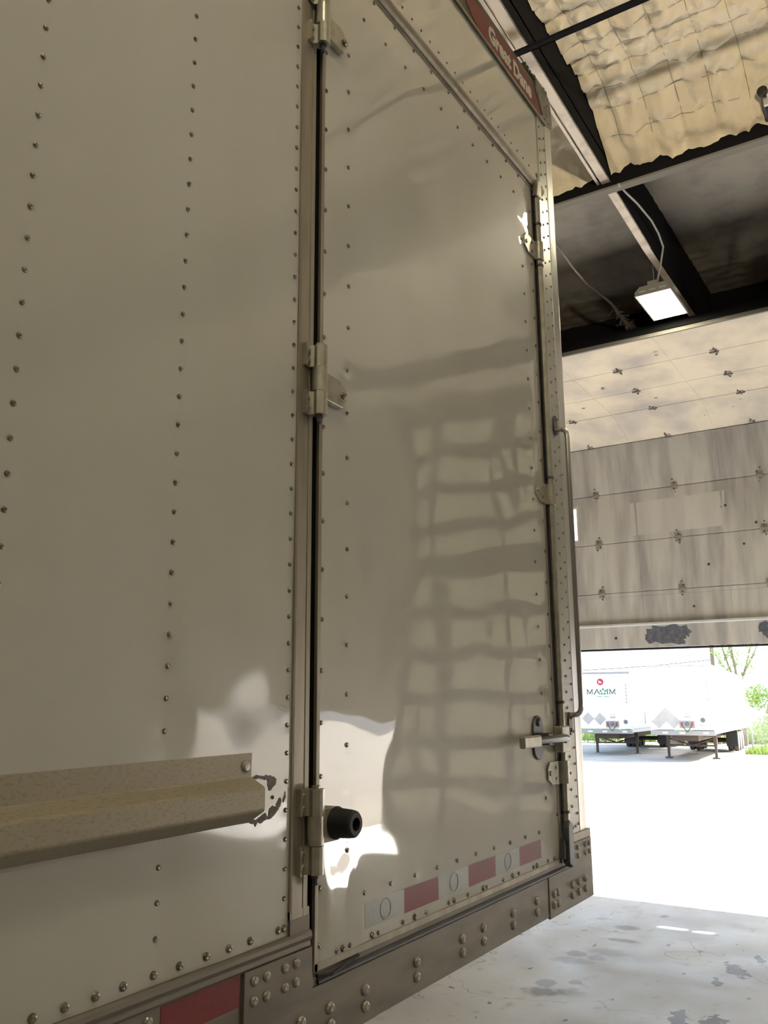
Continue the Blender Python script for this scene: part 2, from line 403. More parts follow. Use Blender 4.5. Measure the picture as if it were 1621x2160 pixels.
# slotted strut that crosses under the rafter
sb = MB().box(4.06, 4.066, -2.6, .70, 5.35, 5.395).box(4.03, 4.066, -2.6, .70, 5.35, 5.355)
ss = sb.build('slotted_strut', 'steel_dark', ceil)
for k in range(9):
    MB().box(4.0585, 4.0605, .62 - k * .075 - .035, .62 - k * .075, 5.368, 5.378).build('slot', 'edge', ss)
for k in range(2):
    MB().tube([(4.05, -.3 - k * 1.4, 5.39), (4.05, -.3 - k * 1.4, 5.82)], .006, 6).build('hanger_rod', 'steel_dark', ss)

# ------------------------------------------------------------------ overhead doors
def sect_door(name, y0, y1, path, hinge_ys, detail):
    d = bpy.data.objects.new(name, None); COL.objects.link(d); d['kind'] = 'structure'; d.location = (XW, (y0 + y1) / 2, 0); d['_world'] = 1
    T = .04
    for i in range(len(path) - 1):
        (xa, za), (xb, zb) = path[i], path[i + 1]
        t = Vector((xb - xa, 0, zb - za)); Ls = t.length; t.normalize(); nrm = Vector((-t.z, 0, t.x))   # room side
        if nrm.x > .3 or (abs(nrm.x) <= .3 and nrm.z > 0): nrm = -nrm
        def P(s, y, h): return Vector((xa, 0, za)) + t * s + nrm * h + Vector((0, y, 0))
        def slab(mb, s0, s1, ya, yb, h0=-T, h1=0):
            mb.add([P(s, y, h) for h in (h0, h1) for s in (s0, s1) for y in (ya, yb)],
                   [(0, 1, 3, 2), (4, 6, 7, 5), (0, 2, 6, 4), (1, 5, 7, 3), (0, 4, 5, 1), (2, 3, 7, 6)])
        g = .003; mb = MB()
        if detail and i == 0:
            slab(mb, g, Ls - .051, y0, y1); slab(mb, Ls - .051, Ls - g, y0, -1.62); slab(mb, Ls - .051, Ls - g, -1.2, y1)
        elif detail and i == 2:
            w0, w1, s0, s1 = 2.645, 3.3, .08, Ls - .13
            slab(mb, g, Ls - g, y0, w0); slab(mb, g, Ls - g, w1, y1); slab(mb, g, s0, w0, w1); slab(mb, s1, Ls - g, w0, w1)
        else: slab(mb, g, Ls - g, y0, y1)
        so_ = mb.build('door_section', 'door_grime_shade' if zb <= 4.8 and detail else 'door', d, bevel=.004)
        if detail and i == 2:
            fr = MB(); slab(fr, s0 - .03, s0, w0 - .03, w1 + .03, 0, .008); slab(fr, s1, s1 + .03, w0 - .03, w1 + .03, 0, .008)
            slab(fr, s0, s1, w0 - .03, w0, 0, .008); slab(fr, s0, s1, w1, w1 + .03, 0, .008)
            fr.build('window_frame', 'door', so_)
            gl = MB(); slab(gl, s0, s1, w0, w1, -.022, -.018); gl.build('pane', 'glass', so_)
        if i > 0:
            rs = ((y0, y1),) if not (detail and i == 1) else ((y0, -1.62), (-1.2, y1))
            if detail and i == 4: MB().tube([(xa + .016, y0, za + .016), (xa + .016, y1, za + .016)], .017, 8).build('bend_gasket', 'door_grime_shade', so_)
            for ya, yb in rs:
                sp = MB(); slab(sp, -.03, .03, ya, yb, -T * .9, -T * .5); sp.build('seam_strip', 'door_grime_shade', so_)
        if detail:
            for ya in (1.9, .9, -.1, 2.9):          # vertical stile ribs pressed in the skin
                rb_ = MB(); slab(rb_, .03, Ls - .03, ya - .012, ya + .012, 0, .003); rb_.build('stile', 'door_grime_shade' if zb <= 4.8 else 'door', so_)
            if i > 0:
                for hy in hinge_ys:
                    hb = MB(); slab(hb, -.055, .055, hy - .035, hy + .035, 0, .006); h = hb.build('hinge', 'hingedark', so_, bevel=.002)
                    kb = MB(); slab(kb, -.009, .009, hy - .045, hy + .045, .006, .018); kb.build('barrel', 'hingedark', h)
                    for s_ in (-.07, -.035, .04, .085):
                        q = P(s_, hy + random.uniform(-.02, .02), .008); bb = MB(); bb.lathe([(.010, -.008), (.010, .0), (.006, .004)], 8, q, '-x' if abs(nrm.x) > .5 else 'z'); bb.build('bolt', 'darksteel', h)
    return d
HY = (2.38, 1.42, .47, -.48, -1.43)
PATH = [(XW, 2.275), (XW, 2.94), (XW, 3.55), (XW, 4.17), (10.21, 4.765), (9.61, 4.955), (8.97, 4.965), (8.33, 4.985), (7.60, 4.995)]
door1 = sect_door('door_1', DY0, DY1, PATH, HY, True)
MB().box(XW - .04, XW - .001, DY0, DY1, 2.535, 2.565).build('strut', 'strut', door1, bevel=.006)
MB().box(XW + .0, XW + .04, DY0, DY1, 2.25, 2.275).build('bottom_seal', 'black', door1)
MB().box(7.56, 7.62, DY0, DY1, 4.992, 5.06).build('top_strut', 'steel_dark', door1)
MB().box(7.575, 7.60, DY0, DY1, 4.955, 4.992).build('strut_lip', 'edge', door1)
def poly_decal(name, m, parent, pts, plane, h, jag=0, sub=3):
    q = []
    for i, p in enumerate(pts):
        a = Vector(p); b = Vector(pts[(i + 1) % len(pts)])
        for k in range(sub if jag else 1):
            t = k / sub; c = a.lerp(b, t)
            if k: c += Vector((random.uniform(-jag, jag), random.uniform(-jag, jag)))
            q.append((c.x, c.y))
    mb = MB(); mb.prism(q, plane, h[0], h[1]); return mb.build(name, m, parent)
poly_decal('worn_patch', 'stain', door1, [(1.89, 2.43), (1.80, 2.53), (1.40, 2.52), (1.353, 2.434), (1.415, 2.36), (1.457, 2.305), (1.819, 2.319), (1.895, 2.351)], 'x', (XW - .0012, XW - .0002), .025, 5)
poly_decal('worn_patch', 'stain', door1, [(.62, 2.5), (.50, 2.52), (.3, 2.5), (.3, 2.33), (.55, 2.33), (.64, 2.4)], 'x', (XW - .0012, XW - .0002), .025, 5)
poly_decal('clean_patch', 'doorpatch', door1, [(1.965, 4.023), (.861, 4.043), (.896, 3.633), (1.979, 3.62)], 'x', (XW - .0012, XW - .0002))
for y, z in ((2.238, 2.398), (.863, 3.865), (.905, 3.854), (.609, 4.225), (.55, 3.629), (1.302, 2.728), (.7, 3.4), (1.1, 3.2), (1.9, 3.1)):
    MB().lathe([(.016, 0), (.016, .0015)], 10, (XW, y, z), '-x').build('bolt_hole', 'darksteel', door1)
for x, y in ((9.93, .92), (9.86, .6), (9.75, .5), (9.3, 1.3), (8.7, 1.7), (8.05, .95), (9.2, 2.1)):
    z = 4.955 if x < 9.6 else 4.955 - (x - 9.61) * .31
    MB().lathe([(.02, 0), (.02, .004)], 8, (x, y, z + .001), 'z').build('bolt_hole', 'hingedark', door1)
door2 = sect_door('door_2', EY0, EY1, [(XW, 1.5), (XW, 2.1), (XW, 2.75), (XW, 3.45), (XW, 4.15), (XW, DH)], (), False)

# ================================================================== NEAR TRAILER
T = thing('box_trailer', (0, 1.3, 0), 'white riveted box trailer with a hinged side door, parked inside the bay', 'trailer')
def rivet_mesh(name, r, m='rivet', h=.55):
    return MB().lathe([(r, 0), (r * .97, r * h * .35), (r * .8, r * h * .75), (r * .45, r * h), (r * .40, r * h * .93), (r * .12, r * h * .9)], 12).mesh(name, m, True)
RV = {k: rivet_mesh('rivet', r, m, h) for k, (r, m, h) in dict(s=(.0046, 'rivet', .75), m=(.0052, 'rivet', .7), b=(.0068, 'rivet', .75), h=(.0038, 'rivet', .7), L=(.0115, 'rivet_base', .62), p=(.0085, 'rivet_base', .62)).items()}
def rivets(parent, pts, kind, y=-.002, name='rivet'):
    for x, z in pts:
        o = link(name, RV[kind], parent, (x, y(x, z) if callable(y) else y, z)); o.rotation_euler = (0, random.uniform(0, 6), 0)

# hollow body behind the skins
bb = MB().box(-10, 2.83, .03, 2.59, 1.13, 4.03); body = bb.build('body', 'paint', T)
box('inner_jamb', 'dark', T, 1.30, 2.80, .012, .0299, 1.23, 3.58)
# side skin
COLS = (.066, .376, .686, .996, 1.304)
cz = [1.391 + .0508 * k for k in range(49)]
def dimple(x, z, cols, phase, sp):
    s = 0
    for c in cols:
        dx = x - c
        if abs(dx) < .05:
            dz = (z - phase + sp / 2) % sp - sp / 2
            s += exp(-(dx * dx + dz * dz) / .00020)
    return s
def y_side(x, z):
    t = ((x - .066) / .31) % 1.0
    bow = sin(pi * t) ** 2 if x < 1.304 else 0
    y = -.0022 - .0011 * bow * (.6 + .9 * N(x * 3, z * 1.6, 4)) - .0016 * N(x * 1.6, z * 1.4, 2)
    low = max(0, 1.62 - z)
    y += .0042 * low / .3 * N(x * 5, z * 5, 7)
    y += .0022 * exp(-((x - 1.13) / .1) ** 2 - ((z - 1.72) / .06) ** 2) * sin((x - 1.13) * 22)
    sm = lambda a, b, t: max(0, min(1, (t - a) / (b - a)))
    y -= .0032 * exp(-((z - 1.865) / .09) ** 2) * sm(.985, 1.02, x) * sm(1.285, 1.235, x) * (1 + .4 * sin(x * 26))
    return y + .00035 * dimple(x, z, COLS, 1.391, .0508)
side = sheet('side_panel', -.6, 1.316, 1.325, 3.86, .011, y_side, 'paint_side', T)
box('side_panel', 'paint_side', T, -10, -.605, -.002, .03, 1.325, 3.86)
for c in COLS:
    rivets(side, [(c, z) for z in cz if not (c < 1.25 and 1.53 < z < 1.66)], 's', y_side)
rivets(side, [(x, 1.341) for x in (.588, .638, .688, .738, .788, .837, .887, .936, .995, 1.048, 1.106, 1.158, 1.211, 1.288, 1.304)], 'b', y_side)
for pts in ([(1.2053, 1.6097), (1.2183, 1.6123), (1.2316, 1.6102), (1.2485, 1.6095), (1.2657, 1.606), (1.2736, 1.6021), (1.2723, 1.5909), (1.2679, 1.5908), (1.2613, 1.5828), (1.2528, 1.5825), (1.2479, 1.6021), (1.2352, 1.6036), (1.2284, 1.6057), (1.2202, 1.6048), (1.2087, 1.6063)],
            [(1.2869, 1.5676), (1.2906, 1.5629), (1.2883, 1.5524), (1.2747, 1.541), (1.2595, 1.5333), (1.2527, 1.533), (1.258, 1.5524), (1.2656, 1.5558), (1.2743, 1.5517), (1.2792, 1.5619)],
            [(1.3008, 1.5771), (1.3034, 1.567), (1.2969, 1.5574), (1.295, 1.5625), (1.2992, 1.5707)],
            [(1.2481, 1.544), (1.251, 1.5342), (1.2312, 1.5288), (1.2253, 1.5321), (1.2243, 1.5373), (1.2373, 1.5436)],
            [(1.2018, 1.5328), (1.2082, 1.5351), (1.2227, 1.5375), (1.223, 1.5293), (1.2183, 1.5247), (1.2164, 1.53)]):
    cx = sum(p[0] for p in pts) / len(pts); czz = sum(p[1] for p in pts) / len(pts); yy = y_side(cx, czz)
    poly_decal('scrape_mark', 'scrape', side, pts, 'y', (yy - .0010, yy + .001), .0014, 4)
MB().lathe([(.0034, 0), (.0034, .0012)], 12, (1.2643, y_side(1.264, 1.57) - .0008, 1.5698)).build('screw_hole', 'black', side)

# rub rail
rp = [(.0, 1.651), (-.0050, 1.651), (-.0050, 1.611), (-.0062, 1.6095), (-.0335, 1.5965), (-.0360, 1.5945), (-.0373, 1.592), (-.0375, 1.589), (-.0375, 1.560), (-.0370, 1.557), (-.0355, 1.5545), (-.033, 1.5525), (.0, 1.532)]
rub = MB().prism(rp, 'x', -3, 1.203).build('rub_rail', 'alu_rail', T)
for x in (1.187, .45):
    MB().lathe([(.0105, 0), (.0105, .002), (.007, .0055), (.003, .006)], 12, (x, -.0045, 1.629)).build('bolt', 'rivet_base', rub, True)

# moulding, base rail, plates
mp = [(.0, 1.326), (-.008, 1.326), (-.0115, 1.322), (-.0125, 1.315), (-.0105, 1.309), (-.0075, 1.308), (-.0085, 1.305), (-.0085, 1.299), (-.006, 1.295), (0, 1.295)]
MB().prism(mp, 'x', -9, 1.375).build('moulding', 'alu_base', T, True)
box('post_foot', 'alu_base', T, 1.316, 1.373, -.007, .02, 1.326, 1.352); box('post_foot', 'alu', T, 1.316, 1.373, -.006, .02, 1.352, 1.366)
base = box('base_rail', 'alu_base', T, -10, 2.875, -.004, .06, 1.115, 1.296)
pl = MB().prism([(1.193, 1.117), (1.596, 1.117), (1.596, 1.224), (1.382, 1.224), (1.378, 1.296), (1.193, 1.296)], 'y', -.010, -.0035).build('splice_plate', 'alu_base', T, bevel=.0012)
rivets(pl, [(x, z) for x in (1.217, 1.249, 1.299, 1.331) for z in (1.278, 1.2465)], 'p', -.010)
rivets(pl, [(1.346, 1.177), (1.346, 1.147), (1.434, 1.177), (1.436, 1.147), (1.552, 1.177), (1.552, 1.147)], 'L', -.010)
pl2 = MB().box(1.5965, 2.51, -.0085, -.0035, 1.117, 1.224).build('splice_plate', 'alu_base', T, bevel=.0012)
rivets(pl2, [(x, z) for x in (1.756, 1.97, 2.083, 2.26, 2.422) for z in (1.179, 1.149)], 'L', -.0085)
pl3 = MB().prism([(2.5105, 1.112), (2.878, 1.112), (2.878, 1.292), (2.712, 1.292), (2.706, 1.226), (2.5105, 1.226)], 'y', -.0115, -.0035).build('splice_plate', 'alu_base', T, bevel=.0012)
rivets(pl3, [(x, z) for x in (2.543, 2.573, 2.692, 2.748, 2.806) for z in (1.175, 1.145)], 'L', -.0115)
rivets(pl3, [(x, z) for x in (2.755, 2.821, 2.858) for z in (1.275, 1.25)], 'p', -.0115)
rivets(base, [(.987, 1.280), (.94, 1.21), (1.09, 1.21), (.79, 1.21), (1.15, 1.165)], 'p', -.004)
for k in range(6):
    x1 = 1.188 - .178 * k
    box('reflective_tape', 'redtape' if k % 2 == 0 else 'alu_base' if k == 1 else 'silvertape', base, x1 - .176, x1, -.0047, -.0038, 1.2445, 1.2945)
box('corner_moulding', 'alu', T, 2.715, 2.883, -.0095, .03, 1.292, 1.318, bevel=.002)
for x in (2.62, 2.69, 2.76):
    MB().lathe([(.007, 0), (.006, .008), (.003, .01)], 8, (x, .012, 1.112), 'z').build('bolt', 'rivet_base', base)

# door post
pp = [(1.316, .02), (1.316, -.0055), (1.321, -.0065), (1.350, -.0065), (1.351, -.0045), (1.353, -.0045), (1.354, -.0065), (1.366, -.0065), (1.3695, -.003), (1.3695, .03), (1.36, .03)]
MB().prism(pp, 'z', 1.352, 3.86).build('door_post', 'alu', T)

# side door
DX0, DX1, DZ0, DZ1 = 1.3985, 2.613, 1.262, 3.522
DC = (1.404, 1.493, 2.525, 2.615)
def y_door(x, z):
    e = min(1, (x - DX0) / .1, (DX1 - x) / .07 + .15, (z - DZ0) / .1, (DZ1 - z) / .1); e = max(0, e)
    y = -.0062
    y -= e * (.0034 * N(x * 2.2 + 3, z * 1.3, 1) + .0016 * N(x * 4.6, z * 3.2, 3) + .0005 * N(x * 9, z * 7, 6))
    rr = max(0, (x - 2.0) / .6)
    y -= e * rr * (.0011 * N(x * 7, z * 3.5, 11))
    y -= .0050 * exp(-((z - 1.335) / .085) ** 2) * exp(-(max(0, x - 1.47) / .045) ** 2) * min(1, (x - DX0) / .03) * (1 + .5 * N(x * 11, z * 7, 13))
    d = 0
    for c in (1.493, 2.525):
        dx = x - c; dz = (z - 1.447 + .0508) % .1016 - .0508
        if abs(dx) < .05: d += exp(-(dx * dx + dz * dz) / .0004)
    if 1.30 < z < 1.42:
        dx = (x - 1.556 + .0508) % .1016 - .0508; d += exp(-(dx * dx + (z - 1.357) ** 2) / .0004)
    return y + .0006 * d
door = sheet('side_door', DX0, DX1, DZ0, DZ1, .0095, y_door, 'paint', T)
de = MB().box(1.387, 1.3985, -.0085, -.0005, 1.248, 3.53).box(1.386, 2.626, -.0085, .02, 1.248, 1.2622).box(2.613, 2.626, -.0085, .02, 1.248, 3.53).box(1.386, 2.626, -.0085, .02, 3.522, 3.532)
de.build('door_edge_frame', 'alu', door, bevel=.001)
zr = lambda a, b, s: [a + s * k for k in range(int((b - a) / s + 1.01))]
rivets(door, [(1.4035, z) for z in zr(1.2905, 3.47, .1016)], 'm', y_door)
rivets(door, [(1.493, z) for z in zr(1.447, 3.36, .1016) if not (1.47 < z < 1.56)], 'm', y_door)
rivets(door, [(2.525, z) for z in zr(1.447, 3.36, .1016) if abs(z - 1.62) > .08], 'm', y_door)
rivets(door, [(2.607, z) for z in zr(1.39, 3.5, .1016)], 'm', -.0066)
rivets(door, [(1.559 + .1012 * k, 3.426) for k in range(10)], 'm', y_door)
rivets(door, [(1.555 + .1012 * k, 1.3565) for k in range(10)], 'm', y_door)
rivets(door, [(x, 1.270) for x in (1.456, 1.502, 1.607, 1.705, 1.804, 1.911, 2.008, 2.113, 2.211, 2.311, 2.412, 2.52)], 'm', y_door)
rivets(door, [(x, 1.2705) for x in (1.476, 1.584, 1.754, 1.937, 2.093, 2.271, 2.436, 2.568)], 'b', y_door, 'bolt')
rivets(door, [(1.607 + .1012 * k, 3.5125) for k in range(-2, 10)], 'm', y_door)
for k in range(6):
    xa = 1.558 + .1524 * k
    tv = MB(); n_ = 12
    for i in range(n_ + 1):
        for z in (1.2865, 1.3115, 1.3365):
            x = xa + .1522 * i / n_; tv.v.append((x, y_door(x, z) - .0006, z))
    for i in range(n_):
        for j in range(2): a = i * 3 + j; tv.f.append((a, a + 3, a + 4, a + 1))
    tp = tv.build('reflective_tape', 'redtape' if k % 2 else 'silvertape', door, True)
    if k % 2 == 0:
        ring = [(xa + .076 + .02 * cos(a), y_door(xa + .076, 1.3115) - .0012, 1.3115 + .02 * sin(a)) for a in [2 * pi * i / 24 for i in range(25)]]
        MB().tube(ring, .0007, 4, False).build('ring_print', 'tapemark', tp)
# seals and gaps
box('door_seal', 'black', T, 1.374, 2.70, .001, .02, 1.226, 1.262)
box('door_seal', 'black', T, 1.3700, 1.3975, .0125, .02, 1.226, 3.54); box('door_seal', 'black', T, 1.391, 1.3984, -.0004, .0124, 1.25, 3.53)
box('door_seal', 'black', T, 2.6262, 2.702, .002, .02, 1.226, 3.56)
sl_ = MB().prism([(-.0095, 1.226), (-.0095, 1.231), (-.006, 1.236), (.001, 1.238), (.001, 1.226)], 'x', 1.40, 2.70).build('threshold_seal', 'darksteel', T)
MB().tube([(1.39, -.012, 1.243), (1.43, -.018, 1.238), (1.47, -.013, 1.240), (1.53, -.009, 1.245)], .004, 6).build('loose_seal_end', 'black', T)

# drip rail, header, top rail
dr = [(.0, 3.578)] + [(-.004 - .018 * sin(a), 3.555 + .021 * cos(a)) for a in [pi * k / 8 for k in range(9)]] + [(.0, 3.532)]
MB().prism(dr, 'x', 1.318, 2.722).build('drip_rail', 'alu', T, True)
head = sheet('header_panel', 1.3165, 2.795, 3.565, 3.882, .02, lambda x, z: -.003 - .0012 * N(x * 2, z * 3, 3), 'paint', T)
rivets(head, [(2.6293 - .0513 * k, 3.617) for k in range(26)], 'h', -.003)
rivets(head, [(2.6293 - .0513 * k, 3.586) for k in range(26)], 'h', -.003)
for x, z in ((2.702, 3.616), (2.706, 3.594)):
    MB().lathe([(.0095, 0), (.0095, .0015)], 14, (x, -.0028, z)).build('bolt_hole', 'black', head)
tr = [(.03, 3.879), (-.010, 3.879), (-.0115, 3.882), (-.010, 3.886), (-.0045, 3.887), (-.0045, 4.0), (-.002, 4.025), (.008, 4.042), (.03, 4.047)]
top = MB().prism(tr, 'x', -10, 2.80).build('top_rail', 'toprail', T, True)
MB().box(-10, 2.812, -.0125, -.0100, 3.879, 3.8885).build('rail_lip', 'alu', top)
poly_decal('maker_decal', 'red', top, [(1.5, 3.994), (2.0, 3.990), (2.08, 3.972), (2.149, 3.946), (2.193, 3.918), (2.267, 3.895), (2.782, 3.895), (2.757, 3.945), (2.70, 3.985), (2.62, 3.998), (1.5, 3.998)], 'y', (-.0060, -.0044))
me = text_mesh('Great Dane', 2.318, 2.682, 3.918, 3.984, -.0060, .045); me.materials.append(M['letter'])
tag(link('maker_lettering', me, top), 'cream lettering reading Great Dane')
cap = MB().prism([(2.74, 3.886), (2.80, 3.886), (2.872, 3.900), (2.880, 3.94), (2.872, 4.0), (2.85, 4.035), (2.80, 4.05), (2.735, 4.05), (2.72, 4.0), (2.785, 3.92)], 'y', -.0085, .12).build('corner_cap', 'cap', T, bevel=.004)
rivets(cap, [(2.80, 3.91), (2.815, 3.935), (2.80, 3.96), (2.825, 3.98), (2.79, 4.0), (2.83, 3.905), (2.77, 3.975)], 'h', -.0085)
for k in range(10):                # torn bits along the worn roof edge
    x = 2.64 + .022 * k; MB().box(x, x + .012, -.004, .012, 4.03 + random.uniform(0, .012), 4.05 + random.uniform(0, .012)).build('torn_edge', 'toprail', top)

# corner strip and rounded post
cs = MB().box(2.703, 2.792, -.0065, .02, 1.316, 3.57).box(2.722, 2.792, -.0064, .02, 3.57, 3.885)
strip = cs.build('corner_strip', 'alu_bright', T, bevel=.001)
rivets(strip, [(2.736, z) for z in zr(1.40, 3.86, .0508)], 's', -.0065)
rivets(strip, [(2.779, z) for z in zr(1.375, 3.86, .0508)], 's', -.0065)
rivets(strip, [(2.80, 2.50)], 's', -.0065); rivets(strip, [(2.735, 1.335), (2.757, 1.338), (2.785, 1.342)], 's', -.0065)
cp = [(2.793, .03), (2.793, -.004), (2.797, -.007), (2.803, -.006)] + [(2.852 + .05 * sin(a), .045 - .05 * cos(a)) for a in [pi / 2 * k / 10 for k in range(11)]] + [(2.902, .2), (2.88, .2), (2.88, .03)]
cpost = MB().prism(cp, 'z', 1.317, 3.90).build('corner_post', 'alu_bright', T, True)
box('end_wall', 'paint', T, 2.83, 2.878, .2, 2.42, 1.13, 4.03); box('end_sill', 'alu_base', T, 2.83, 2.885, .06, 2.6, 1.10, 1.31)

# hinges
def hinge(zb, name='hinge'):
    h = MB()
    X, Y, R = 1.364, -.026, .0165
    def leaf(z0, z1):
        out = [(1.331, -.0065), (1.331, -.0175), (1.335, -.0175), (1.335, -.0115), (1.347, -.0115), (1.352, -.020)] + [(X + R * cos(radians(d)), Y + R * sin(radians(d))) for d in (-165, -140, -115, -90, -60, -30, 0, 30, 60, 85)] + [(1.366, -.0065)]
        h.prism(out, 'z', z0, z1)
    leaf(zb, zb + .050); o = h.build(name, 'zinc', T, True)
    h = MB(); leaf(zb + .104, zb + .152); h.build('hinge_leaf', 'zinc', o, True)
    MB().lathe([(R * .98, 0), (R * .98, .0525)], 16, (X, Y, zb + .051), 'z').build('knuckle', 'zinc', o, True)
    MB().lathe([(.004, 0), (.0065, .004), (.0065, .012), (.0085, .013), (.0085, .020)], 10, (X, Y, zb - .0195), 'z').build('hinge_pin', 'darksteel', o, True)
    MB().lathe([(.009, 0), (.009, .006)], 10, (X, Y, zb + .152), 'z').build('pin_head', 'zinc', o)
    for z in (zb + .013, zb + .036, zb + .117, zb + .139):
        MB().lathe([(.0062, 0), (.006, .002), (.0035, .004)], 10, (1.3425, -.0115, z)).build('bolt', 'zinc', o, True)
    return o
def strap(o, zb):
    MB().prism([(X_, z) for X_, z in ((1.375, zb + .044), (1.375, zb + .106), (1.440, zb + .103), (1.468, zb + .084), (1.468, zb + .060), (1.452, zb + .041))], 'y', -.0225, -.0075).build('strap', 'zinc', o, bevel=.0015)
    MB().prism([(1.375, zb + .05), (1.375, zb + .10), (1.39, zb + .10), (1.39, zb + .05)], 'y', -.03, -.02).build('strap_root', 'zinc', o)
    MB().lathe([(.0085, 0), (.0085, .004), (.004, .0075)], 10, (1.452, -.0225, zb + .069)).build('bolt', 'rivet', o, True)
for zb in (3.205, 2.318):
    h = hinge(zb); strap(h, zb)
h3 = hinge(1.425)
MB().box(1.375, 1.450, -.020, -.0075, 1.474, 1.536).build('strap', 'alu_rail', h3, bevel=.001)
bp = [(.029, 0), (.031, .004), (.028, .010), (.0265, .036), (.025, .046), (.021, .050), (.0125, .050), (.0118, .030), (.004, .030)]
MB().lathe(bp, 28, (1.437, -.0185, 1.507)).build('rubber_bumper', 'black', h3, True)

# lock rod with guides, handle and cams
RX, RY = 2.648, -.0185
rod = MB().tube([(RX, RY, 1.245), (RX, RY, 3.545)], .0115, 12).build('lock_rod', 'zinc', T, True)
MB().box(2.676, 2.7015, -.010, .01, 1.30, 3.56).build('rod_channel', 'alu', T, bevel=.002)
def guide(z):
    mb = MB().prism([(2.540, z + .020), (2.540, z + .048), (2.556, z + .068), (2.618, z + .068), (2.618, z + .0), (2.572, z + .002)], 'y', -.0125, -.0066)
    ar = [(RX + .0175 * cos(a), RY - .0 + .0175 * sin(a)) for a in [radians(d) for d in range(180, 361, 20)]]
    ar_in = [(RX + .0125 * cos(a), RY + .0125 * sin(a)) for a in [radians(d) for d in range(360, 179, -20)]]
    mb.prism([(2.612, -.0066), (2.612, -.0125), (2.6300, -.0145)] + ar + [(2.672, -.004), (2.668, -.004)] + ar_in + [(2.634, -.0066)], 'z', z, z + .068)
    g = mb.build('rod_guide', 'zinc', rod, True)
    for dz in (.018, .05): MB().lathe([(.005, 0), (.0045, .002), (.002, .003)], 8, (2.600, -.0125, z + dz)).build('bolt', 'rivet', g, True)
    MB().lathe([(.008, 0), (.006, .004)], 10, (2.556, -.0125, z + .036)).build('bolt', 'rivet_base', g, True)
for z in (3.245, 2.362, 1.478): guide(z)
for z in (3.38, 3.22, 2.45, 1.72, 1.39):
    MB().lathe([(.0145, 0), (.0145, .008)], 12, (RX, RY, z), 'z').build('rod_collar', 'darksteel', rod, True)
MB().prism([(2.625, 1.248), (2.655, 1.232), (2.668, 1.26), (2.668, 1.36), (2.64, 1.372), (2.628, 1.35)], 'y', -.034, -.012).build('cam', 'darksteel', rod, bevel=.003)
MB().prism([(2.606, 1.262), (2.63, 1.262), (2.63, 1.30), (2.615, 1.32)], 'y', -.025, -.008).build('cam_keeper', 'darksteel', rod, bevel=.002)
MB().prism([(2.625, 3.49), (2.668, 3.49), (2.668, 3.55), (2.64, 3.56)], 'y', -.032, -.012).build('cam', 'zinc', rod, bevel=.003)
st_ = [(2.478 + .0375 * cos(a), 1.649 + .0375 * sin(a)) for a in [pi * k / 10 for k in range(11)]] + [(2.478 + .0375 * cos(a), 1.596 + .0375 * sin(a)) for a in [pi + pi * k / 10 for k in range(11)]]
hub = MB().prism(st_, 'y', -.013, -.0065).build('lock_plate', 'darksteel', T, bevel=.002)
MB().lathe([(.013, 0), (.013, .004), (.006, .007)], 12, (2.478, -.013, 1.668)).build('bolt', 'darksteel', hub, True)
MB().box(2.465, 2.495, -.05, -.012, 1.602, 1.636).build('latch_block', 'darksteel', hub, bevel=.003)
MB().tube([(2.36, -.052, 1.618), (2.50, -.050, 1.618), (2.60, -.040, 1.617), (RX, -.034, 1.613)], [.0095, .0115, .0125, .0125], 10).build('handle_arm', 'darksteel', hub, True)
MB().box(2.262, 2.385, -.062, -.044, 1.602, 1.635).build('handle_grip', 'zinc', hub, bevel=.005)
cl = MB().box(2.606, 2.672, -.0365, -.0068, 1.572, 1.652).build('handle_bracket', 'zinc', rod, bevel=.004)
MB().lathe([(.012, 0), (.012, .005), (.006, .008)], 12, (2.628, -.0365, 1.612)).build('pivot_bolt', 'darksteel', cl, True)
# grab handle on the corner
gx, st0 = 2.748, -.050
gp = [(gx, -.0065, 2.648), (gx, -.020, 2.6475), (gx, -.034, 2.646), (gx, -.043, 2.641), (gx, -.0485, 2.632), (gx, st0, 2.62)]
gp += [(gx, st0, z) for z in (2.3, 2.0, 1.72)] + [(gx, -.0485, 1.700), (gx, -.043, 1.690), (gx, -.034, 1.684), (gx, -.020, 1.682), (gx, -.0065, 1.681)]
gr = MB().tube(gp, .0085, 12).build('grab_handle', 'chrome', T, True)
for z in (2.665, 1.655):
    f_ = MB().prism([(gx - .018 * cos(a) , z + .037 * sin(a)) for a in [2 * pi * k / 16 for k in range(16)]], 'y', -.0125, -.0064).build('mounting_foot', 'darksteel', gr, bevel=.002)
    for d in (-.02, .02): MB().lathe([(.007, 0), (.005, .005)], 10, (gx, -.0125, z + d)).build('bolt', 'darksteel', f_, True)
# support legs and wheels further forward
for y in (.45, 2.15):
    lg = MB().box(-3.1, -2.95, y - .08, y + .08, .06, 1.13).box(-3.2, -2.85, y - .15, y + .15, 0, .06).build('landing_leg', 'gear', T, bevel=.01)
    for x in (-8.2, -7.0):
        MB().lathe([(.3, -.15), (.5, -.13), (.52, -.05), (.52, .05), (.5, .13), (.3, .15)], 24, (x, y, .52), 'y').build('wheel', 'tire', T, True)
box('chassis', 'gear', T, -9.5, -2.6, .5, 2.1, 1.0, 1.14)

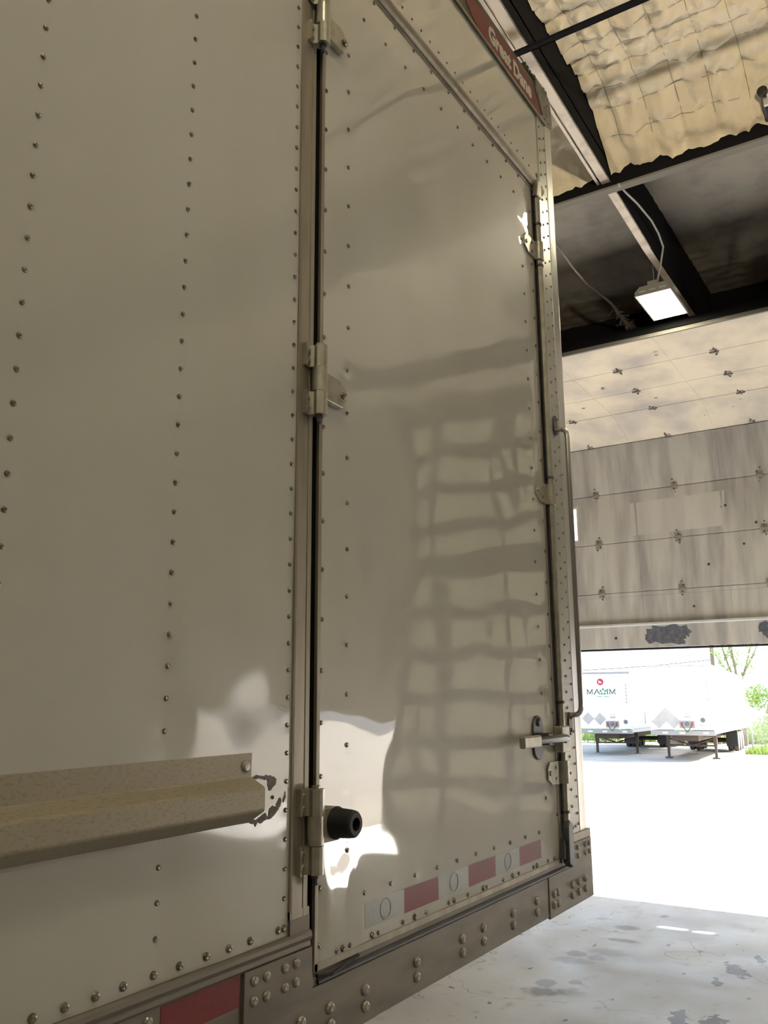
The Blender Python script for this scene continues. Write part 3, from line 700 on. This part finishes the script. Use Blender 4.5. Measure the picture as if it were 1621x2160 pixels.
# ================================================================== LAMPS
def high_bay(cx, cy, cz, label, lit=1.0, group='high-bay lights hung from the roof'):
    L = thing('high_bay_light', (cx, cy, cz), label, 'light', group)
    lx, ly = .29, .152
    hs = MB()
    hs.prism([(cy - ly, cz + .004), (cy + ly, cz + .004), (cy + ly, cz + .03), (cy + ly - .045, cz + .075), (cy - ly + .045, cz + .075), (cy - ly, cz + .03)], 'x', cx - lx, cx + lx)
    h = hs.build('housing', 'lamp_grey', L, bevel=.006)
    for k in (-1, 0, 1): MB().box(cx - lx - .002, cx - lx + .004, cy + k * .085 - .028, cy + k * .085 + .028, cz + .022, cz + .030).build('vent_slot', 'logo_white', h)
    MB().box(cx - lx + .012, cx + lx - .012, cy - ly + .010, cy + ly - .010, cz - .004, cz + .0038).build('lens', 'lens', L)
    fr = MB().box(cx - lx, cx + lx, cy - ly, cy - ly + .01, cz - .006, cz + .0035).box(cx - lx, cx + lx, cy + ly - .01, cy + ly, cz - .006, cz + .0035)
    fr.box(cx - lx, cx - lx + .012, cy - ly + .01, cy + ly - .01, cz - .006, cz + .0035).box(cx + lx - .012, cx + lx, cy - ly + .01, cy + ly - .01, cz - .006, cz + .0035)
    fr.build('lens_frame', 'lamp_grey', L)
    MB().box(cx - lx + .03, cx - lx + .06, cy - .045, cy + .045, cz + .074, cz + .12).build('bracket', 'lamp_grey', L, bevel=.004)
    for sx in (-1, 1):
        MB().tube([(cx + sx * .2, cy, cz + .07), (cx + sx * .2, cy + .005, cz + .4), (cx + sx * .2, cy, 5.84)], .004, 6).build('hanging_chain', 'lamp_grey', L)
    return L
high_bay(7.162, .648, 5.052, 'glowing rectangular high-bay light hanging under the roof in front of the overhead door')
high_bay(.2, -1.25, 5.05, 'high-bay light hanging above the photographer beside the trailer')
high_bay(5.45, -.98, 5.05, 'high-bay light hanging just outside the right edge of the frame, beside the cross beam')
high_bay(-3.4, -1.6, 5.05, 'high-bay light hanging towards the front of the trailer')
high_bay(1.9, -4.4, 5.05, 'high-bay light hanging over the empty bay, nearest row')
high_bay(-1.6, -6.5, 5.05, 'high-bay light hanging over the empty bay, far row')
# unseen tripod lamp, added to brighten the ceiling insulation
WL = thing('added_ceiling_lamp', (-1.0, -2.6, 0), 'unseen tripod lamp behind the photographer, added to brighten the ceiling insulation', 'light')
wp = Vector((-1.0, -2.6, 3.6)); wd_ = (Vector((4.45, -.05, 5.8)) - wp).normalized()
for k in range(3):
    a = 2.1 * k + .4; MB().tube([(-1, -2.6, .75), (-1 + .75 * cos(a), -2.6 + .75 * sin(a), .014)], .014, 8).build('leg', 'darksteel', WL)
MB().tube([(-1, -2.6, .5), (-1, -2.6, 3.52)], .014, 8).build('pole', 'darksteel', WL)
MB().tube([wp - wd_ * .08, wp - wd_ * .06, wp, wp + wd_ * .03], [.05, .09, .11, .115], 16).build('lamp_head', 'lamp_grey', WL, True)
MB().tube([wp + wd_ * .031, wp + wd_ * .034], .1, 16).build('lens', 'lens', WL)
sp_ = bpy.data.lights.new('added_ceiling_beam', 'SPOT'); sp_.energy = 900; sp_.spot_size = radians(31); sp_.spot_blend = .75; sp_.color = (1, .84, .58); sp_.shadow_soft_size = .1
spo = bpy.data.objects.new('beam', sp_); COL.objects.link(spo); spo.parent = WL; spo.matrix_parent_inverse = Matrix.Translation(-Vector(WL.location))
spo.location = wp + wd_ * .15; spo.rotation_euler = wd_.to_track_quat('-Z', 'Y').to_euler()

# cable from the cross beam to the lamp
cb = MB().tube([(5.56, .50, 5.30), (5.75, .50, 5.33), (6.03, .50, 5.39), (6.42, .50, 5.44), (6.62, .5, 5.42), (6.74, .5, 5.36), (6.80, .55, 5.22), (6.92, .62, 5.13)], .008, 8).build('power_cable', 'cable', None, True)
tag(cb, 'pale cable looping from the cross beam to the glowing light', 'cable')
rp_ = [(6.4, 1.37, 5.56), (6.67, 1.378, 5.6), (7.1, 1.40, 5.59), (7.51, 1.41, 5.6), (8.04, 1.352, 5.6), (8.7, 1.388, 5.62), (8.9, 1.39, 5.75)]
rpo = MB().tube(rp_, [.008, .008, .009, .011, .014, .022, .02], 8).build('dusty_rope', 'dusty', None, True)
tag(rpo, 'dust-covered rope strung under the dark part of the roof', 'rope')
fz = MB()
for k in range(160):
    t = random.uniform(4.2, 6); i = int(t) if t < 6 else 5; a, b = Vector(rp_[i]), Vector(rp_[min(i + 1, 6)]); p = a.lerp(b, t - i)
    q = p + Vector((random.gauss(0, .04), random.gauss(0, .04), random.gauss(-.02, .03))); fz.tube([p, q], .003, 3)
tag(fz.build('dust_tuft', 'dusty', rpo), kind='stuff')
ph = thing('pipe_hanger', (5.42, -.50, 5.9), 'dark pipe end with a clamp hanging under the ceiling at the right edge', 'pipe')
MB().tube([(5.38, -.505, 5.50), (5.44, -.505, 5.475), (5.52, -.505, 5.44), (5.9, -.50, 5.27)], [.016, .022, .026, .026], 10).build('pipe', 'darksteel', ph, True)
MB().lathe([(.02, 0), (.032, .005), (.032, .03), (.02, .035)], 12, (5.36, -.505, 5.505), 'x').build('pipe_cap', 'black', ph, True)
MB().box(5.40, 5.425, -.53, -.50, 5.42, 5.47).build('clamp', 'alu_bright', ph, bevel=.003)
MB().tube([(5.44, -.505, 5.48), (5.44, -.505, 5.86)], .005, 6).build('hanger_rod', 'darksteel', ph)

# ================================================================== YARD
def far_trailer(loc, rotz, pitch, label, kind):
    R = thing('semi_trailer', loc, label, 'trailer', world=False, rot=(0, pitch, rotz))
    # local: front face at x=0 (faces -x), length along +x, width y from 0 to 2.59, ground at z=0, box bottom 1.04
    L_, W_, B_, H_ = 16.0, 2.59, 1.06, 4.0
    bd = MB().box(0, L_, 0, W_, B_ + .22, H_ - .08).build('body', 'paint_far', R, bevel=.02)
    MB().box(-.012, .03, -.012, .045, B_, H_).build('corner_post', 'alu_bright', R); MB().box(-.012, .03, W_ - .045, W_ + .012, B_, H_).build('corner_post', 'alu_bright', R)
    MB().box(-.02, L_, -.01, W_ + .01, H_ - .1, H_).build('top_rail', 'placard' if kind else 'bumper', R, bevel=.01)
    fr = MB().box(-.03, .1, 0, W_, B_, B_ + .2).build('front_sill', 'bumper', R, bevel=.01)
    for y in (.25, 1.2, 1.9): MB().box(-.034, -.029, y, y + .22, B_ + .07, B_ + .13).build('marker_plate', 'logo_white', fr)
    sr = MB().box(0, L_, -.012, .02, B_ + .06, B_ + .24).build('side_rail', 'paint_far', R)
    for k in range(26): MB().box(.35 + k * .6, .62 + k * .6, -.014, -.0115, B_ + .20, B_ + .235).build('reflector', 'bumper', sr)
    MB().box(.6, L_ - .3, .75, W_ - .75, B_ - .25, B_ + .05).build('chassis', 'gear', R)
    for yy in (.22, W_ - .36):                        # landing gear
        lg = MB().prism([(2.4, B_ + .05), (2.68, B_ + .05), (2.63, .55), (2.45, .55)], 'y', yy, yy + .15).box(2.48, 2.60, yy + .02, yy + .13, .06, .55).box(2.38, 2.70, yy - .08, yy + .23, 0, .06)
        lg.build('landing_leg', 'gear', R)
    MB().box(2.50, 2.58, .3, W_ - .3, .52, .60).build('cross_brace', 'gear', R)
    MB().box(2.52, 2.56, .3, W_ - .3, .93, .96).build('cross_brace', 'gear', R)
    for s in (0, 1):
        a, b = ((2.53, .34, .86), (2.53, W_ / 2, .56)) if s == 0 else ((2.53, W_ - .34, .86), (2.53, W_ / 2, .56))
        MB().tube([a, b], .035, 6).build('diagonal_brace', 'gear', R)
    for ax in (11.2, 12.5, 13.8):
        for y in (.18, .48, W_ - .48, W_ - .18):
            MB().lathe([(.28, -.12), (.47, -.12), (.51, -.08), (.51, .08), (.47, .12), (.28, .12)], 24, (ax, y, .51), 'y').build('wheel', 'tire', R, True)
        MB().tube([(ax, .2, .51), (ax, W_ - .2, .51)], .08, 8).build('axle', 'gear', R)
    MB().box(10.5, 10.55, .05, .62, .25, 1.0).build('mud_flap', 'black', R); MB().box(10.5, 10.55, W_ - .62, W_ - .05, .25, 1.0).build('mud_flap', 'black', R)
    if kind: MB().box(4.0, 9.0, W_ - .06, W_ - .03, .35, 1.05).build('side_skirt', 'bumper', R)
    # nose box, glad hands, connector, hoses  (y measured from the right-hand side seen from the front)
    ny = .62 if not kind else .78
    nb = MB().box(-.06, 0, ny, ny + .62, 1.36, 1.66).build('nose_box', 'bumper', R, bevel=.008)
    MB().lathe([(.09, 0), (.09, .05), (.05, .06)], 14, (-.06, ny + .31, 1.53), '-x').build('connector', 'darksteel', nb)
    for dy in (.1, .52):
        MB().box(-.12, -.06, ny + dy - .035, ny + dy + .035, 1.46, 1.6).build('glad_hand', 'logo_red', nb, bevel=.01)
        MB().tube([(-.12, ny + dy, 1.47), (-.13, ny + .31 + (dy - .31) * .5, 1.33), (-.1, ny + .31, 1.2)], .018, 6).build('air_hose', 'logo_dark', nb)
    MB().box(-.012, 0, ny + .12, ny + .42, 1.95, 1.98).box(-.012, 0, ny + .16, ny + .40, 1.78, 1.88).build('document_holder', 'placard', R)
    MB().lathe([(.10, 0), (.10, .02), (.05, .024)], 18, (0, ny - .33, 1.62 if not kind else 1.69), '-x').build('vent_cap', 'darksteel', R)
    def diamond(cy, cz, r, h=.01):
        MB().prism([(cy - r, cz), (cy, cz - r), (cy + r, cz), (cy, cz + r)], 'x', -h, 0).build('placard', 'placard', R)
    if not kind:
        diamond(1.52, 1.75, .30); diamond(2.10, 1.77, .30, .012)
        lo = MB().lathe([(.165, 0), (.165, .006)], 24, (0, 1.42, 3.52), '-x').build('round_emblem', 'logo_red', R)
        MB().prism([(1.50, 3.43), (1.50, 3.56), (1.53, 3.60), (1.44, 3.56), (1.36, 3.52), (1.36, 3.43), (1.39, 3.43), (1.39, 3.49), (1.47, 3.49), (1.47, 3.43)], 'x', -.010, -.006).build('emblem_figure', 'logo_white', lo)
        # serif lettering M A (emblem) I M, mirrored axis: reading direction runs towards -y
        def stroke(mb, pts, wd, y0):
            for (a, b) in pts:
                a, b = Vector(a), Vector(b); d = (b - a).normalized(); n_ = Vector((-d.y, d.x)) * wd / 2
                q = [a + n_, b + n_, b - n_, a - n_]; mb.prism([(y0 - p.x, 2.93 + p.y) for p in q], 'x', -.008, 0)
        H = .24; lt = MB()
        def Mm(y0):
            stroke(lt, [((.03, 0), (.03, H)), ((.27, 0), (.27, H))], .035, y0); stroke(lt, [((.03, H), (.15, .02)), ((.15, .02), (.27, H))], .045, y0)
            stroke(lt, [((-.02, .01), (.08, .01)), ((.21, .01), (.33, .01)), ((-.02, H - .01), (.06, H - .01)), ((.25, H - .01), (.33, H - .01))], .022, y0)
        Mm(2.10)
        stroke(lt, [((.0, 0), (.13, H)), ((.13, H), (.26, 0))], .045, 1.73); stroke(lt, [((.05, .09), (.21, .09)), ((-.04, .01), (.05, .01)), ((.2, .01), (.3, .01))], .024, 1.73)
        stroke(lt, [((.05, 0), (.05, H))], .05, 1.14); stroke(lt, [((-.01, .01), (.11, .01)), ((-.01, H - .01), (.11, H - .01))], .024, 1.14)
        Mm(1.00)
        tag(lt.build('company_lettering', 'logo_dark', R), 'dark serif lettering reading MAXIM around a green emblem')
        em = MB()
        for k in range(5):
            a = 2 * pi * k / 5 + .3; c_, s_ = cos(a), sin(a)
            em.prism([(1.30 + .13 * cos(a + d) * m_, 3.05 + .13 * sin(a + d) * m_) for d, m_ in ((-.35, .5), (-.45, 1.2), (.0, 1.35), (.45, 1.2), (.35, .5))], 'x', -.008, 0)
        em.build('green_emblem', 'logo_green', R)
        MB().box(-.006, 0, 1.35, 1.60, 2.80, 2.83).box(-.006, 0, 1.02, 1.28, 2.80, 2.83).build('small_print', 'logo_green', R)
    else:
        diamond(1.95, 1.92, .30, .012); diamond(2.25, 1.62, .30); diamond(1.64, 1.62, .30)
        MB().box(-.006, 0, .3, .6, 1.45, 1.5).build('small_print', 'placard', R)
    for k in range(6):                               # unit number down the front edge, too small to read
        MB().box(-.005, 0, .16, .23, 3.30 - k * .16, 3.40 - k * .16).build('number_mark', 'placard', R)
    MB().box(3.4, 3.6, -.013, 0, 1.5, 2.05).build('side_mark', 'placard', R)
    return R
az = radians(6.1)
far_trailer((38.57, 7.34, -1.065), az, radians(1.0), 'white semi trailer with three grey diamond placards on its nose, right-hand one in the yard', 1)
far_trailer((42.2, 11.93 - 2.59 * 0, -1.215), az, radians(1.0), 'white semi trailer with a red oval emblem and MAXIM lettering on its nose', 0)

# grass, fence, tree, bushes, pole
def blades(name, n, area, hmin, hmax, wd):
    mb = MB()
    for k in range(n):
        x = random.uniform(area[0], area[1]); y = random.uniform(area[2], area[3]); h = random.uniform(hmin, hmax)
        a = random.uniform(0, pi); z = yard_z(x); dx, dy = cos(a) * wd, sin(a) * wd; lx, ly = random.gauss(0, .3) * h, random.gauss(0, .3) * h
        mb.add([(x - dx, y - dy, z), (x + dx, y + dy, z), (x + lx, y + ly, z + h)], [(0, 1, 2)])
    return mb.build(name, 'grass')
tag(blades('tall_grass', 16000, (61.5, 72, 4, 32), .4, 1.3, .06), 'tall sunlit grass growing beyond the parked trailers', 'grass', kind='stuff')
tag(blades('grass_verge', 5000, (47, 56, 3.0, 7.8), .1, .45, .05), 'short grass at the foot of the wire fence', 'grass', kind='stuff')
FX = 49.0
fe = thing('wire_fence', (FX, 6, yard_z(FX)), 'galvanised chain-link fence beside the right-hand trailer', 'fence')
fz0 = yard_z(FX)
MB().tube([(FX, 1, fz0 + 1.85), (FX, 8.2, fz0 + 1.85)], .045, 8).build('top_rail', 'galv', fe)
for k in range(4): MB().tube([(FX, 1.2 + 2.2 * k, fz0), (FX, 1.2 + 2.2 * k, fz0 + 1.9)], .05, 8).build('post', 'galv', fe)
wm = MB()
for k in range(110):
    y = 1 + k * .1
    for s in (1, -1):
        ya, yb_ = (y - 1.8, y) if s > 0 else (y, y - 1.8)
        a = Vector((FX, ya, fz0 + .05)); b = Vector((FX, yb_, fz0 + 1.83)); lo_, hi_ = 1.0, 8.2
        def clip(p, q):
            d = q - p; t0, t1 = 0, 1
            if d.y: ts = sorted(((lo_ - p.y) / d.y, (hi_ - p.y) / d.y)); t0, t1 = max(0, ts[0]), min(1, ts[1])
            return (p + d * t0, p + d * t1) if t0 < t1 else None
        c_ = clip(a, b)
        if c_: wm.tube(list(c_), .006, 3, False)
tag(wm.build('wire_mesh', 'galv', fe), kind='stuff')
def leafy(mb, c, r, n, s):
    for k in range(n):
        p = Vector((random.gauss(0, 1), random.gauss(0, 1), random.gauss(0, 1))); p = p / max(p.length, .01) * r * random.random() ** .4 + Vector(c)
        a = Vector((random.uniform(-1, 1), random.uniform(-1, 1), random.uniform(-1, 1))).normalized() * s; b = a.orthogonal().normalized() * s * .6
        mb.add([p - a, p + b, p + a, p - b], [(0, 1, 2, 3)])
def bush(x, y, r, h, label):
    z = yard_z(x); B = thing('bush', (x, y, z), label, 'bush', 'bushes behind the fence')
    mb = MB()
    for k in range(7): leafy(mb, (x + random.uniform(-r, r) * .6, y + random.uniform(-r, r) * .7, z + h * random.uniform(.25, .85)), r * .55, 260, .10)
    mb.build('foliage', 'leaf', B)
    for k in range(4): MB().tube([(x, y, z), (x + random.uniform(-.4, .4), y + random.uniform(-.5, .5), z + h * .7)], [.04, .015], 5).build('stem', 'bark', B)
bush(56.6, 8.25, 1.35, 3.6, 'tall leafy bush behind the fence, at the right edge of the frame')
bush(59, 19.0, 1.6, 2.2, 'low bush beyond the gap to the left of the lettered trailer')
tx, ty = 58.5, 9.9; tz = yard_z(tx)
TR = thing('tree', (tx, ty, tz), 'thin young tree with sparse pale leaves behind the right-hand trailer', 'tree')
MB().tube([(tx, ty, tz), (tx + .1, ty, tz + 2.6), (tx, ty + .2, tz + 4.4)], [.16, .13, .11], 8).build('trunk', 'bark', TR, True)
lv = MB(); random.seed(11)
for k, (dy, dz, s) in enumerate(((.9, 5.2, .075), (.25, 5.6, .08), (-.9, 4.6, .05), (1.7, 4.2, .045), (-1.6, 5.0, .04), (.6, 6.2, .06))):
    a = Vector((tx, ty + .1, tz + 3.2 + .15 * k)); b = a + Vector((random.uniform(-.5, .5), dy, dz * .62)); m_ = a.lerp(b, .5) + Vector((0, dy * .1, .15))
    MB().tube([a, m_, b], [s, s * .8, s * .4], 6).build('branch', 'bark', TR, True)
    for q in range(9):
        t = random.uniform(.2, 1); c = a.lerp(m_, t * 2) if t < .5 else m_.lerp(b, t * 2 - 1)
        e = c + Vector((random.uniform(-.3, .3), random.gauss(0, .5), random.uniform(.1, .6))); lv.tube([c, e], .012, 3)
        leafy(lv, e, .22, 10, .075); leafy(lv, c, .16, 8, .07)
lv.build('foliage', 'leaf', TR)
pz = yard_z(62); pole = MB().tube([(60.5, 11.9, pz), (60.5, 11.9, pz + 11)], [.15, .11], 10).build('utility_pole', 'bark', None, True)
tag(pole, 'dark utility pole rising behind the right-hand trailer roof', 'pole')
wr = MB().tube([(60.5, 11.9 + 3 * k, pz + 5.45 - .55 * (1 - ((k - 4) / 4) ** 2) + .0 * k) for k in range(9)], .02, 5).build('overhead_wire', 'black', pole)
